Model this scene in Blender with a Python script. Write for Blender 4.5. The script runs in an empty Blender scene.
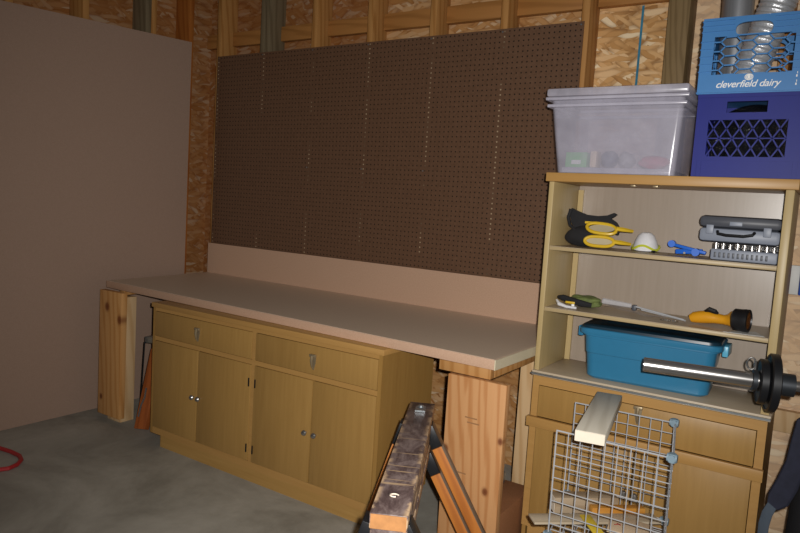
import bpy, bmesh, math, random
from mathutils import Vector, Matrix
random.seed(7)
SC = bpy.context.scene
COL = SC.collection
V = Vector

# ------------------------------------------------------------------ materials
def lin(h):
    def f(c):
        c /= 255.0
        return c / 12.92 if c <= .04045 else ((c + .055) / 1.055) ** 2.4
    return (f(int(h[0:2], 16)), f(int(h[2:4], 16)), f(int(h[4:6], 16)), 1.0)

class NT:
    def __init__(s, name):
        s.m = bpy.data.materials.new(name); s.m.use_nodes = True
        s.t = s.m.node_tree; s.b = s.t.nodes['Principled BSDF']
        s.out = s.t.nodes['Material Output']
        s.tc = s.t.nodes.new('ShaderNodeTexCoord')
    def n(s, kind, **kw):
        o = s.t.nodes.new(kind)
        for k, v in kw.items(): setattr(o, k, v)
        return o
    def l(s, a, b): s.t.links.new(a, b)
    def mapping(s, scale, rot=(0, 0, 0), loc=(0, 0, 0)):
        m = s.n('ShaderNodeMapping'); s.l(s.tc.outputs['Object'], m.inputs[0])
        m.inputs['Scale'].default_value = scale; m.inputs['Rotation'].default_value = rot
        m.inputs['Location'].default_value = loc
        return m.outputs[0]
    def noise(s, vec, scale, detail=3, rough=.55, dist=0):
        o = s.n('ShaderNodeTexNoise'); s.l(vec, o.inputs['Vector'])
        o.inputs['Scale'].default_value = scale; o.inputs['Detail'].default_value = detail
        o.inputs['Roughness'].default_value = rough; o.inputs['Distortion'].default_value = dist
        return o.outputs['Fac']
    def ramp(s, fac, stops, interp='LINEAR'):
        o = s.n('ShaderNodeValToRGB'); s.l(fac, o.inputs[0]); o.color_ramp.interpolation = interp
        e = o.color_ramp.elements
        while len(e) < len(stops): e.new(.5)
        for i, (p, c) in enumerate(stops):
            e[i].position = p; e[i].color = lin(c) if isinstance(c, str) else (c, c, c, 1)
        return o.outputs[0]
    def math(s, op, a, b=None):
        o = s.n('ShaderNodeMath', operation=op)
        for i, x in enumerate((a, b)):
            if x is None: continue
            if isinstance(x, (int, float)): o.inputs[i].default_value = x
            else: s.l(x, o.inputs[i])
        return o.outputs[0]
    def mix(s, fac, a, b, blend='MIX'):
        o = s.n('ShaderNodeMix', data_type='RGBA', blend_type=blend)
        for sock, x in ((o.inputs['Factor'], fac), (o.inputs[6], a), (o.inputs[7], b)):
            if isinstance(x, (int, float)): sock.default_value = x
            elif isinstance(x, str): sock.default_value = lin(x)
            else: s.l(x, sock)
        return o.outputs[2]
    def bump(s, h, strength=.3, dist=.002):
        o = s.n('ShaderNodeBump'); s.l(h, o.inputs['Height'])
        o.inputs['Strength'].default_value = strength; o.inputs['Distance'].default_value = dist
        s.l(o.outputs[0], s.b.inputs['Normal'])
    def color(s, c):
        if isinstance(c, str): s.b.inputs['Base Color'].default_value = lin(c)
        else: s.l(c, s.b.inputs['Base Color'])
    def set(s, rough=.5, metal=0, spec=.5):
        s.b.inputs['Roughness'].default_value = rough
        s.b.inputs['Metallic'].default_value = metal
        s.b.inputs['Specular IOR Level'].default_value = spec
        return s.m

def plain(name, c, rough=.5, metal=0, var=.06, spec=.5):
    t = NT(name)
    f = t.noise(t.mapping((1, 1, 1)), 40, 3)
    t.color(t.mix(t.math('MULTIPLY', f, var * 2), c, '000000' if var < .5 else '202020'))
    return t.set(rough, metal, spec)

def veneer(name, a, b, grain='z', rough=.42, spec=.4):
    """smooth varnished plywood, straight fine grain"""
    t = NT(name)
    sc = {'z': (22, 22, 1.2), 'x': (1.2, 22, 22), 'y': (22, 1.2, 22)}[grain]
    f = t.noise(t.mapping(sc), 3.0, 5, .6, .3)
    g = t.noise(t.mapping((2, 2, 2)), 1.6, 2)
    c = t.ramp(f, [(.25, a), (.75, b)])
    t.color(t.mix(t.math('MULTIPLY', g, .25), c, a))
    return t.set(rough, 0, spec)

def pine(name, a, b, k, grain='z', rough=.6, scale=1.0, knots=()):
    """sawn softwood with cathedral grain bands and optional knots (object coordinates)"""
    t = NT(name)
    st = {'z': (1, 1, .1), 'x': (.1, 1, 1), 'y': (1, .1, 1)}[grain]
    w = t.n('ShaderNodeTexWave', wave_type='BANDS', bands_direction='DIAGONAL', wave_profile='SIN')
    t.l(t.mapping(st), w.inputs['Vector'])
    w.inputs['Scale'].default_value = 13 * scale; w.inputs['Distortion'].default_value = 7
    w.inputs['Detail'].default_value = 2; w.inputs['Detail Scale'].default_value = 1.0
    fine = t.noise(t.mapping(tuple(60 * q if q == 1 else 3 for q in st)), 1.5, 4)
    c = t.ramp(w.outputs['Fac'], [(.0, a), (.5, a), (1, b)])
    c = t.mix(t.math('MULTIPLY', w.outputs['Fac'], .12), c, k)
    c = t.mix(t.math('MULTIPLY', fine, .5), c, b)
    for (x, y, z, r) in knots:
        d = t.n('ShaderNodeVectorMath', operation='DISTANCE')
        m = t.n('ShaderNodeMapping'); t.l(t.tc.outputs['Object'], m.inputs[0])
        m.inputs['Scale'].default_value = (1, .2, .75); t.l(m.outputs[0], d.inputs[0])
        d.inputs[1].default_value = (x, y * .2, z * .75)
        ff = t.ramp(t.math('DIVIDE', d.outputs['Value'], r), [(.0, 1.0), (.45, .8), (.7, .25), (1, 0)])
        c = t.mix(ff, c, '6a3518')
    t.color(c)
    return t.set(rough, 0, .3)

def osb(name, axis='xz', warm=0, tone='8a4e18'):
    """oriented strand board: layers of overlapping long flakes"""
    t = NT(name)
    base = None
    for i, (ang, sx, sz, off) in enumerate([(.55, 11, 44, 0), (-.6, 12, 50, 3.1), (.08, 10, 46, 7.7)]):
        src = t.tc.outputs['Object']
        if axis == 'yz':
            sep = t.n('ShaderNodeSeparateXYZ'); t.l(src, sep.inputs[0])
            cmb = t.n('ShaderNodeCombineXYZ'); t.l(sep.outputs[1], cmb.inputs[0]); t.l(sep.outputs[2], cmb.inputs[2])
            src = cmb.outputs[0]
        m0 = t.n('ShaderNodeMapping'); t.l(src, m0.inputs[0])
        m0.inputs['Rotation'].default_value = (0, ang, 0); m0.inputs['Location'].default_value = (off, 0, off * .7)
        nz = t.n('ShaderNodeTexNoise'); t.l(m0.outputs[0], nz.inputs['Vector']); nz.inputs['Scale'].default_value = 9
        add = t.n('ShaderNodeVectorMath', operation='MULTIPLY_ADD'); t.l(nz.outputs['Color'], add.inputs[0])
        add.inputs[1].default_value = (.03, .03, .03); t.l(m0.outputs[0], add.inputs[2])
        m = t.n('ShaderNodeMapping'); t.l(add.outputs[0], m.inputs[0]); m.inputs['Scale'].default_value = (sx, 0.001, sz)
        v = t.n('ShaderNodeTexVoronoi', feature='F1'); t.l(m.outputs[0], v.inputs['Vector']); v.inputs['Scale'].default_value = 1
        sepc = t.n('ShaderNodeSeparateColor'); t.l(v.outputs['Color'], sepc.inputs[0])
        col = t.ramp(sepc.outputs[0], [(0, 'b88750'), (.3, 'd0a169'), (.6, 'dcb07a'), (.85, 'e6c090'), (1, 'f4e0bc')])
        edge = t.ramp(v.outputs['Distance'], [(.0, 0.0), (.45, 0.0), (.95, .6)])
        col = t.mix(edge, col, '6b4220')
        if base is None: base = col
        else:
            pick = t.ramp(sepc.outputs[1], [(.0, 0.0), (.52, 0.0), (.56, 1.0)])
            base = t.mix(pick, base, col)
    if warm: base = t.mix(warm, base, tone)
    t.color(base)
    return t.set(.7, 0, .25)

def mdf(name, a, b, rough=.6, spec=.35):
    t = NT(name)
    f = t.noise(t.mapping((1, 1, 1)), 160, 4, .7)
    g = t.noise(t.mapping((1, 1, 1)), 3, 3)
    t.color(t.mix(t.math('MULTIPLY', g, .3), t.ramp(f, [(.3, a), (.7, b)]), a))
    return t.set(rough, 0, spec)

def clear_plastic(name, tint, opac, rough=.15):
    t = NT(name); t.color(tint); t.set(rough, 0, .6)
    tr = t.n('ShaderNodeBsdfTransparent'); tr.inputs[0].default_value = (.96, .96, .98, 1)
    f = t.noise(t.mapping((1, 1, 1)), 14, 4)
    fac = t.ramp(f, [(.3, opac * .8), (.7, opac * 1.2)])
    mx = t.n('ShaderNodeMixShader'); t.l(fac, mx.inputs[0]); t.l(tr.outputs[0], mx.inputs[1]); t.l(t.b.outputs[0], mx.inputs[2])
    t.l(mx.outputs[0], t.out.inputs[0])
    return t.m

M = {}
def build_materials():
    # concrete
    t = NT('concrete'); f = t.noise(t.mapping((1, 1, 1)), 1.7, 6, .65, .6); g = t.noise(t.mapping((1, 1, 1)), 22, 5, .7)
    c = t.ramp(f, [(.3, '7d7a71'), (.5, 'a5a298'), (.7, 'bfbcb2')])
    t.color(t.mix(t.math('MULTIPLY', g, .35), c, '757167')); t.bump(g, .15); M['concrete'] = t.set(.55, 0, .35)
    M['osb'] = osb('strand_board'); M['osb_mid'] = osb('strand_board_tan', 'xz', .4, '8a4e18'); M['osb_brown'] = osb('strand_board_brown', 'xz', .7, '7c3c06'); M['osb_left'] = osb('strand_board_left', 'yz', .65, '7c3c06'); M['osb_pale'] = osb('strand_board_pale', 'xz', .4, 'f2dcc2')  # one strand board in several tints, browner and darker towards the left
    M['mdf_wall'] = mdf('brown_hardboard', '9d8372', 'a88e7d', .6, .35)
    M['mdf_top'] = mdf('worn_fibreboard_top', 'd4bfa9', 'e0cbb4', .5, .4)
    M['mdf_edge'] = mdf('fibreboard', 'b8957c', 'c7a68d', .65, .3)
    M['mdf_end'] = mdf('chalky_board_end', 'cdbfa0', 'd8ceb4', .7, .2)
    # pegboard: quarter-inch holes on a one-inch grid; studs close behind show pale through theirs
    t = NT('pegboard'); sep = t.n('ShaderNodeSeparateXYZ'); t.l(t.tc.outputs['Object'], sep.inputs[0])
    def cell(o):
        a = t.math('MULTIPLY', o, 1 / .0254); b = t.math('FRACT', a); return t.math('SUBTRACT', b, .5)
    fx, fz = cell(sep.outputs[0]), cell(sep.outputs[2])
    d = t.math('SQRT', t.math('ADD', t.math('MULTIPLY', fx, fx), t.math('MULTIPLY', fz, fz)))
    hole = t.ramp(d, [(.0, 1.0), (.12, 1.0), (.17, 0.0)])
    sx = t.math('ABSOLUTE', t.math('SUBTRACT', t.math('FRACT', t.math('ADD', t.math('MULTIPLY', sep.outputs[0], 1 / .4067), .5 - .0127 / .4067)), .5))
    near = t.ramp(t.math('MULTIPLY', sx, .4067 / .0254), [(.0, 1.0), (.48, 1.0), (.5, 0.0)])
    rr = t.noise(t.mapping((3, 1, 2.2)), 1.9, 2)
    lit = t.math('MULTIPLY', near, t.ramp(rr, [(.0, 0.0), (.45, 0.0), (.55, 1.0)]))
    hc = t.mix(lit, '0d0805', 'b8a284')
    f = t.noise(t.mapping((1, 1, 1)), 60, 4); base = t.ramp(f, [(.3, '5f4533'), (.7, '6b4f3c')])
    t.color(t.mix(hole, base, hc)); M['pegboard'] = t.set(.42, 0, .4)
    # softwood
    M['stud'] = pine('stud_pine', 'b98850', 'a3713a', '8a5a2c')
    M['stud_orange'] = pine('stud_orange', 'a8672c', '955420', '7c4216')
    M['stud_grey'] = pine('weathered_grey_stud', '7a6c54', '685a44', '4d4230')
    M['post'] = pine('dark_treated_post', '8a7350', '76603f', '5d4a30', scale=2)
    M['block'] = pine('blocking_pine', 'b07a42', '9c6a36', '855628', 'x')
    M['leg_left'] = pine('knotty_pine', 'c99860', 'b78249', '9b6634', knots=((-.03, -.02, .62, .03), (.085, -.02, .56, .03), (-.07, -.02, .1, .02)))
    M['leg_right'] = pine('reddish_fir', 'c99868', 'b67f4e', '9b6238', scale=1.3, knots=((.065, -.02, .30, .018), (.11, -.02, .50, .016), (-.11, -.02, .42, .02)))
    M['pale_pine'] = pine('pale_pine', 'd3b48a', 'c39f72', 'a8814f')
    M['apron'] = pine('apron_pine', 'b98a55', 'a67540', '8a5a2d', 'x')
    M['orange_wood'] = pine('orange_stained_wood', 'b8722f', 'a05d22', '844714')
    M['amber_wood'] = pine('amber_batten', 'c9903f', 'b87d30', '9d6824')
    M['brown_lumber'] = pine('browned_lumber', 'a8957c', '988369', '806c55')
    M['rust_wood'] = pine('rust_wood', 'a2592a', '8d4a20', '6d3514')
    M['raw_end'] = plain('raw_end_grain', 'eee0cc', .7)
    M['raw_orange'] = plain('raw_orange_end', 'c98d55', .7, var=.25)
    M['grey_lumber'] = pine('greyed_lumber', 'dad3c3', 'cbc3b2', 'b0a797', 'z')
    M['grey_lumber_x'] = pine('greyed_board', 'c0b19a', 'b0a087', '988670', 'z')
    M['yellow_wood'] = pine('yellow_board', 'cfa04a', 'c08c38', 'a8742a', 'z')
    # cabinet veneer
    M['ven'] = veneer('maple_veneer', '9a7640', 'a8834a')
    M['ven_x'] = veneer('maple_rail', 'a47e45', 'b48e53', 'x')
    M['ven_side'] = veneer('maple_side', '95703a', 'a37e45')
    M['ven_edge'] = veneer('maple_edge', 'b08c54', 'bd9a60', 'z')
    M['ven_edge_x'] = veneer('maple_edge_level', 'a98048', 'b58c52', 'x')
    M['ven_pale'] = veneer('pale_maple_edge', 'ae986a', 'baa476', 'z'); M['ven_pale_x'] = veneer('pale_shelf_edge', 'a8946e', 'b4a07a', 'x')
    M['ven_back'] = veneer('pale_back_panel', '958778', '9f9183', 'z', .3, .8)
    M['shelf'] = veneer('shelf_top', 'b5a48c', 'c2b198', 'x', .45)
    # painted beam
    t = NT('dark_worn_paint')
    blot = t.noise(t.mapping((26, 26, 11)), 1.0, 6, .7, .4); c = t.ramp(blot, [(.28, '2e2424'), (.45, '574745'), (.6, '7d6d69'), (.75, '94827a')])
    scr = t.ramp(t.noise(t.mapping((5, 5, 75), (0, .12, 0)), 1.0, 2, .5), [(.0, 0.0), (.63, 0.0), (.70, .75)])
    c = t.mix(scr, c, 'b79a78')
    sp = t.n('ShaderNodeSeparateXYZ'); t.l(t.tc.outputs['Object'], sp.inputs[0])
    edge = t.ramp(t.math('ABSOLUTE', sp.outputs[0]), [(.0, 0.0), (.030, 0.0), (.043, 1.0)])
    wear = t.ramp(t.noise(t.mapping((40, 40, 30)), 1.0, 4), [(.0, 0.0), (.46, 0.0), (.58, 1.0)])
    c = t.mix(t.math('MULTIPLY', edge, wear), c, 'c9a985'); t.color(c); t.bump(blot, .3)
    M['beam'] = t.set(.45, 0, .5)
    # metals
    M['chrome'] = plain('chrome', 'b4b2b0', .26, .9, .02)
    M['steel'] = plain('bright_wire', 'bcbec2', .35, .2, .02)
    M['galv'] = plain('galvanised', 'a9b0b4', .35, .8, .2)
    M['dark_metal'] = plain('dark_bracket', '3b3f44', .45, .6, .1)
    M['black_iron'] = plain('black_iron', '202124', .4, .3, .1)
    M['old_brass'] = plain('old_brass', 'b3a283', .4, .6, .2)
    t = NT('aluminium_duct'); f = t.noise(t.mapping((1, 1, 1)), 38, 4, .7); t.color('d6d8dc'); t.bump(f, .5, .008); M['duct'] = t.set(.36, .6, .6)
    t = NT('smooth_duct'); f = t.noise(t.mapping((8, 8, .5)), 3, 3); t.color(t.ramp(f, [(.3, '8d9096'), (.7, 'c0c3c8')])); M['duct_plain'] = t.set(.36, .7, .5)
    # plastics and the rest
    M['clear'] = clear_plastic('cloudy_clear_plastic', 'cfccda', .30, .14)
    M['clear_lid'] = clear_plastic('cloudy_clear_lid', 'cbc8d6', .55, .2)
    M['clear_bag'] = clear_plastic('thin_clear_wrap', 'e6e6ea', .35, .1)
    M['crate_light'] = plain('mid_blue_crate', '4280bd', .4, 0, .05)
    M['crate_dark'] = plain('royal_blue_crate', '20287c', .5, 0, .05, .25)
    M['yellow_paint'] = plain('yellow_paint', 'e2c43a', .5)
    M['white'] = plain('white_print', 'f0f0ee', .6, 0, .02)
    M['tote'] = plain('teal_blue_tote', '2f769c', .3, 0, .05)
    M['tote_lid'] = plain('dark_teal_lid', '16303f', .3, 0, .06)
    M['latch'] = plain('light_teal_latch', '5fb2d2', .35)
    M['black_fabric'] = plain('black_fabric', '1b1b1f', .85, 0, .3)
    M['navy_fabric'] = plain('navy_fabric', '2b2e42', .85, 0, .3)
    M['slate_web'] = plain('slate_webbing', '54606e', .8, 0, .2)
    M['yellow'] = plain('yellow_plastic', 'd8b32c', .4, 0, .08)
    M['torch'] = plain('amber_plastic', 'dc9a1c', .4, 0, .08)
    M['lens'] = plain('lens', 'b8ad90', .15)
    M['amber_lens'] = plain('dark_amber_lens', '6b3c14', .2)
    M['mask'] = plain('white_mask', 'e2e2e6', .75, 0, .12)
    M['lime'] = plain('lime_strap', 'c8cf3a', .6)
    M['blue_plastic'] = plain('bright_blue_plastic', '1f66cf', .45)
    M['case'] = plain('grey_case', '868d9b', .45, 0, .06)
    M['case_dark'] = plain('charcoal_case', '4a4d55', .45, 0, .1)
    M['black_plastic'] = plain('black_plastic', '17171a', .4, 0, .1)
    M['green_cloth'] = plain('olive_green_cloth', '7c8a4c', .8, 0, .4)
    M['green_box'] = plain('green_carton', '4dae50', .5)
    M['pink'] = plain('rose_red', 'b03a58', .5)
    M['tan'] = plain('tan', 'd8bfa0', .6)
    M['slate'] = plain('slate_blue', '3c4660', .5)
    M['grey_item'] = plain('grey_item', '9a98a0', .5, 0, .4)
    M['cardboard'] = mdf('brown_cardboard', '8a5d3c', '98694a', .75, .2)
    M['red'] = plain('red_hose', 'b02a2e', .45)
    t = NT('crinkled_black_bag'); f = t.noise(t.mapping((1, 1, 1)), 30, 5, .7, 1.5); t.color('1c1d22'); t.bump(f, 1, .03); M['bin_bag'] = t.set(.15, 0, .8)
    M['blue_chalk'] = plain('blue_chalk', '3f8fb0', .8, 0, .3)
    M['conn'] = plain('grey_blue_connector', '7d93a0', .5)
    M['label_white'] = plain('label_white', 'dcdcd8', .5)
    M['label_blue'] = plain('label_blue', '2450b0', .5)
    M['ink'] = plain('faint_ink', '9a7048', .8)
    M['weathered'] = pine('weathered_face', '978676', '84715f', '6d5a49')

build_materials()

# ------------------------------------------------------------------ geometry helpers
WL = {}
def wloc(o): return WL.get(o.name, V((0, 0, 0)))

class MB:
    def __init__(s): s.bm = bmesh.new()
    def hexa(s, c, bev=0):
        """eight corners: bottom loop (4) then top loop (4)"""
        b = bmesh.new(); vs = [b.verts.new(V(p)) for p in c]
        for f in ((3, 2, 1, 0), (4, 5, 6, 7), (0, 1, 5, 4), (1, 2, 6, 5), (2, 3, 7, 6), (3, 0, 4, 7)):
            b.faces.new([vs[i] for i in f])
        if bev: bmesh.ops.bevel(b, geom=list(b.edges), offset=bev, segments=2, affect='EDGES', profile=.5)
        bmesh.ops.recalc_face_normals(b, faces=b.faces)
        s.merge(b); return s
    def merge(s, b):
        me = bpy.data.meshes.new('tmp'); b.to_mesh(me); b.free(); s.bm.from_mesh(me); bpy.data.meshes.remove(me)
    def box(s, x0, x1, y0, y1, z0, z1, bev=0):
        return s.hexa([(x0, y0, z0), (x1, y0, z0), (x1, y1, z0), (x0, y1, z0), (x0, y0, z1), (x1, y0, z1), (x1, y1, z1), (x0, y1, z1)], bev)
    def bar(s, p, q, w, t, side=(0, 0, 1), bev=0):
        """rectangular bar p->q; w is measured along 'side' made square to the axis, t across it"""
        p, q = V(p), V(q); d = (q - p).normalized(); a = V(side); a = (a - d * a.dot(d)).normalized(); b = d.cross(a)
        a *= w / 2; b *= t / 2
        return s.hexa([p - a - b, p + a - b, p + a + b, p - a + b, q - a - b, q + a - b, q + a + b, q - a + b], bev)
    def tube(s, pts, r, seg=8, closed=False):
        pts = [V(p) for p in pts]; n = len(pts); rs = r if isinstance(r, (list, tuple)) else [r] * n
        b = bmesh.new(); rings = []; a = None
        for i, p in enumerate(pts):
            if closed: d = (pts[(i + 1) % n] - pts[i - 1]).normalized()
            else: d = (pts[min(i + 1, n - 1)] - pts[max(i - 1, 0)]).normalized()
            if a is None: a = d.orthogonal().normalized()
            a = (a - d * a.dot(d)).normalized(); c = d.cross(a)
            rings.append([b.verts.new(p + (a * math.cos(2 * math.pi * k / seg) + c * math.sin(2 * math.pi * k / seg)) * rs[i]) for k in range(seg)])
        for i in range(n if closed else n - 1):
            A, B = rings[i], rings[(i + 1) % n]
            for k in range(seg): b.faces.new((A[k], A[(k + 1) % seg], B[(k + 1) % seg], B[k]))
        if not closed: b.faces.new(rings[0][::-1]); b.faces.new(rings[-1])
        bmesh.ops.recalc_face_normals(b, faces=b.faces)
        s.merge(b); return s
    def cyl(s, p, q, r, r2=None, seg=24): return s.tube([p, q], [r, r if r2 is None else r2], seg)
    def lathe(s, prof, o, axis=(0, 0, 1), seg=24):
        """prof: (radius, height) list turned about axis through o"""
        d = V(axis).normalized(); a = d.orthogonal().normalized(); c = d.cross(a); o = V(o); b = bmesh.new(); rings = []
        for r, h in prof:
            rings.append([b.verts.new(o + d * h + (a * math.cos(2 * math.pi * k / seg) + c * math.sin(2 * math.pi * k / seg)) * max(r, 1e-4)) for k in range(seg)])
        for A, B in zip(rings, rings[1:]):
            for k in range(seg): b.faces.new((A[k], A[(k + 1) % seg], B[(k + 1) % seg], B[k]))
        b.faces.new(rings[0][::-1]); b.faces.new(rings[-1])
        bmesh.ops.recalc_face_normals(b, faces=b.faces)
        s.merge(b); return s
    def prism(s, poly, fn, t):
        """2-D polygon through fn(u, v, w) with w from 0 to t"""
        b = bmesh.new(); A = [b.verts.new(V(fn(u, v, 0))) for u, v in poly]; B = [b.verts.new(V(fn(u, v, t))) for u, v in poly]
        n = len(poly); b.faces.new(A[::-1]); b.faces.new(B)
        for i in range(n): b.faces.new((A[i], A[(i + 1) % n], B[(i + 1) % n], B[i]))
        bmesh.ops.recalc_face_normals(b, faces=b.faces)
        s.merge(b); return s
    def blob(s, c, r, noise=0, sub=3, seed=0, flat=None):
        b = bmesh.new(); bmesh.ops.create_icosphere(b, subdivisions=sub, radius=1); rnd = random.Random(seed)
        ph = [V((rnd.uniform(-4, 4), rnd.uniform(-4, 4), rnd.uniform(-4, 4))) for _ in range(5)]
        for v in b.verts:
            k = 1 + noise * sum(math.sin(v.co.dot(p) * 1.6 + i) for i, p in enumerate(ph)) / 3
            v.co = V((v.co.x * r[0] * k, v.co.y * r[1] * k, v.co.z * r[2] * k)) + V(c)
            if flat is not None and v.co.z < flat: v.co.z = flat
        s.merge(b); return s
    def build(s, name, mat, parent=None, loc=None, mat_list=None):
        me = bpy.data.meshes.new(name)
        if parent is not None: base = wloc(parent)
        else: base = V(loc) if loc is not None else V((0, 0, 0))
        if base.length: bmesh.ops.translate(s.bm, verts=s.bm.verts, vec=-base)
        s.bm.to_mesh(me); s.bm.free()
        me.polygons.foreach_set('use_smooth', [True] * len(me.polygons)); me.set_sharp_from_angle(angle=math.radians(32))
        me.materials.append(M[mat] if isinstance(mat, str) else mat)
        o = bpy.data.objects.new(name, me); COL.objects.link(o)
        if parent is not None: o.parent = parent
        else: o.location = base
        WL[o.name] = base.copy()
        return o

def board(name, p, q, w, t, mat, parent=None, side=(0, 0, 1), bev=.002, face=None):
    """straight board whose own z runs along the grain"""
    p, q = V(p), V(q); d = (q - p); L = d.length; d.normalize(); a = V(side); a = (a - d * a.dot(d)).normalized(); b = d.cross(a)
    mb = MB(); mb.box(-w / 2, w / 2, -t / 2, t / 2, 0, L, bev)
    o = mb.build(name, mat, None)
    base = wloc(parent) if parent is not None else V((0, 0, 0))
    mw = Matrix((a, b, d)).transposed().to_4x4(); mw.translation = p - base
    if parent is not None: o.parent = parent
    o.matrix_local = mw
    if face:
        o.data.materials.append(M[face[1]]); fv = mw.to_3x3().transposed() @ V(face[0])
        for p_ in o.data.polygons:
            if p_.normal.dot(fv.normalized()) > .75: p_.material_index = 1
    return o

def tag(o, label, cat, group=None):
    o['label'] = label; o['category'] = cat
    if group: o['group'] = group
    return o
def thing(name, loc, label, cat, group=None):
    o = bpy.data.objects.new(name, None); o.empty_display_size = .05; COL.objects.link(o); o.location = loc; WL[o.name] = V(loc)
    return tag(o, label, cat, group)
def struct(o): o['kind'] = 'structure'; return o

ZF = -.012                                   # floor level
# ------------------------------------------------------------------ the setting
struct(MB().box(-.25, 5.2, -4.6, .17, ZF - .1, ZF).build('floor', 'concrete'))
struct(MB().box(-.25, 1.218, .14, .155, ZF, 3.2).build('wall_back', 'osb_brown'))
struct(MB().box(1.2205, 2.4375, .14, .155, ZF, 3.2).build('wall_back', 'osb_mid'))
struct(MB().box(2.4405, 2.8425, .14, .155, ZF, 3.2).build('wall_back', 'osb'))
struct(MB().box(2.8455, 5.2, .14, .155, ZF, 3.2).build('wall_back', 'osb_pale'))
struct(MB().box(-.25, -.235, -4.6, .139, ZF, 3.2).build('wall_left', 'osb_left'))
n = [0]
def trim(mb, mat):
    n[0] += 1; return struct(mb.build('trim_%d' % n[0], mat))
for k in (0, 2, 3, 4, 5, 6, 8, 10, 12):
    x = .4067 * k
    trim(MB().box(x - .019, x + .019, .001, .139, ZF, 3.2, .002), 'stud')
trim(MB().box(.375, .413, .001, .139, ZF, 3.2, .002), 'stud_grey'); trim(MB().box(.4135, .452, .001, .139, ZF, 3.2, .002), 'stud_grey')
trim(MB().box(2.80, 2.888, .001, .139, ZF, 3.2, .003), 'post')
xs = [-.232, .019 + 0, .375, .452, .794, .832, 1.201, 1.239, 1.608, 1.646, 2.0145, 2.0525, 2.421, 2.459, 2.80, 2.888, 3.234]
for a, b in ((-.232, -.02), (.02, .374), (.453, .793), (.833, 1.2), (1.24, 1.607), (1.647, 2.014), (2.053, 2.42), (2.46, 2.799), (2.889, 3.233)):
    trim(MB().box(a, b, .101, .139, 2.283, 2.372, .002), 'block')
trim(MB().box(3.275, 4.06, .101, .139, .47, .56, .002), 'pale_pine')
for y, m in ((-.14, 'stud_orange'), (-.42, 'stud'), (-.459, 'stud_grey'), (-.86, 'stud'), (-1.27, 'stud')):
    trim(MB().box(-.234, -.101, y - .019, y + .019, ZF, 3.2, .002), m)
# hardboard sheet fixed over the left-hand studs
hb = MB().hexa([(-.1, -3.2, ZF), (-.087, -3.2, ZF), (-.087, -.145, ZF), (-.1, -.145, ZF), (-.1, -3.2, 2.09), (-.087, -3.2, 2.09), (-.087, -.145, 2.262), (-.1, -.145, 2.262)]).build('hardboard_sheet', 'mdf_wall', loc=(-.09, -1.6, ZF))
tag(hb, 'large plain brown hardboard sheet covering the left-hand wall down to the floor', 'wall panel')

# ------------------------------------------------------------------ pegboard and backsplash
ZB, ZT = .976, .776
pb = thing('pegboard', (1.22, -.003, ZB), 'wide dark brown pegboard screwed to the wall above the workbench', 'pegboard')
MB().box(0, 2.4384, -.0055, 0, ZB + .001, ZB + 1.219).build('panel', 'pegboard', pb)
for k in range(1, 7):
    for z in ((ZB + 1.205,) if k in (1,) else (ZB + 1.205, ZB + .52)):
        x = .4067 * k - (.015 if k == 6 else 0)
        if k in (5, 6) and z < ZB + 1: continue
        MB().lathe([(.0, .0), (.0045, .0), (.004, .0018), (.0, .002)], (x, -.0056, z), (0, -1, 0), 10).build('screw', 'galv', pb)
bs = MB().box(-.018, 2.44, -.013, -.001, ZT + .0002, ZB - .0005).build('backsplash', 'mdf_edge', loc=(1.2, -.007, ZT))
tag(bs, 'long low tan fibreboard strip standing on the worktop below the pegboard', 'backsplash')

# ------------------------------------------------------------------ workbench
wb = thing('workbench', (1.28, -.42, ZF), 'long wooden workbench with a fibreboard top and wide plank legs, under the pegboard', 'workbench')
TK = .038
MB().hexa([(.058, -.805, ZT - TK), (2.522, -.882, ZT - TK), (2.54, -.001, ZT - TK), (-.018, -.001, ZT - TK),
           (.058, -.805, ZT), (2.522, -.882, ZT), (2.54, -.001, ZT), (-.018, -.001, ZT)], .002).build('worktop', 'mdf_edge', wb)
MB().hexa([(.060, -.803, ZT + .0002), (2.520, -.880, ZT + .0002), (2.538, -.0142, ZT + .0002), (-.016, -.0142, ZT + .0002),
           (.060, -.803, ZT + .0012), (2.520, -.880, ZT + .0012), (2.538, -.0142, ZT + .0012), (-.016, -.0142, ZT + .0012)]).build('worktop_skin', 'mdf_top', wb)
MB().hexa([(2.5225, -.882, ZT - TK), (2.5265, -.882, ZT - TK), (2.5445, -.014, ZT - TK), (2.5405, -.014, ZT - TK),
           (2.5225, -.882, ZT), (2.5265, -.882, ZT), (2.5445, -.014, ZT), (2.5405, -.014, ZT)]).build('end_strip', 'mdf_end', wb)
za = ZT - TK - .001
# aprons: short front pieces over the legs, one along the right end, one along the back
board('apron', (2.29, -.853, za - .02), (2.505, -.853, za - .02), .038, .036, 'apron', wb)
board('apron', (2.488, -.835, za - .02), (2.488, -.075, za - .02), .038, .036, 'apron', wb)
board('apron', (.12, -.05, za - .02), (2.505, -.05, za - .02), .038, .036, 'apron', wb)
board('apron', (.17, -.78, za - .016), (.17, -.075, za - .016), .03, .036, 'apron', wb)
# right-hand plank leg with a core behind it
board('leg', (2.462, -.873, ZF), (2.462, -.873, za - .042), .238, .036, 'leg_right', wb, side=(1, 0, 0))
for zz, x0, x1 in ((.545, 2.425, 2.475), (.527, 2.435, 2.485), (.33, 2.41, 2.445)):
    MB().box(x0, x1, -.8916, -.8912, zz, zz + .005).build('grade_stamp', 'ink', wb)
board('leg', (2.46, -.10, ZF), (2.46, -.10, za - .042), .10, .036, 'pale_pine', wb, side=(1, 0, 0))
board('leg', (2.478, -.36, ZF), (2.478, -.36, za - .042), .12, .036, 'pale_pine', wb, side=(1, 0, 0))
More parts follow.
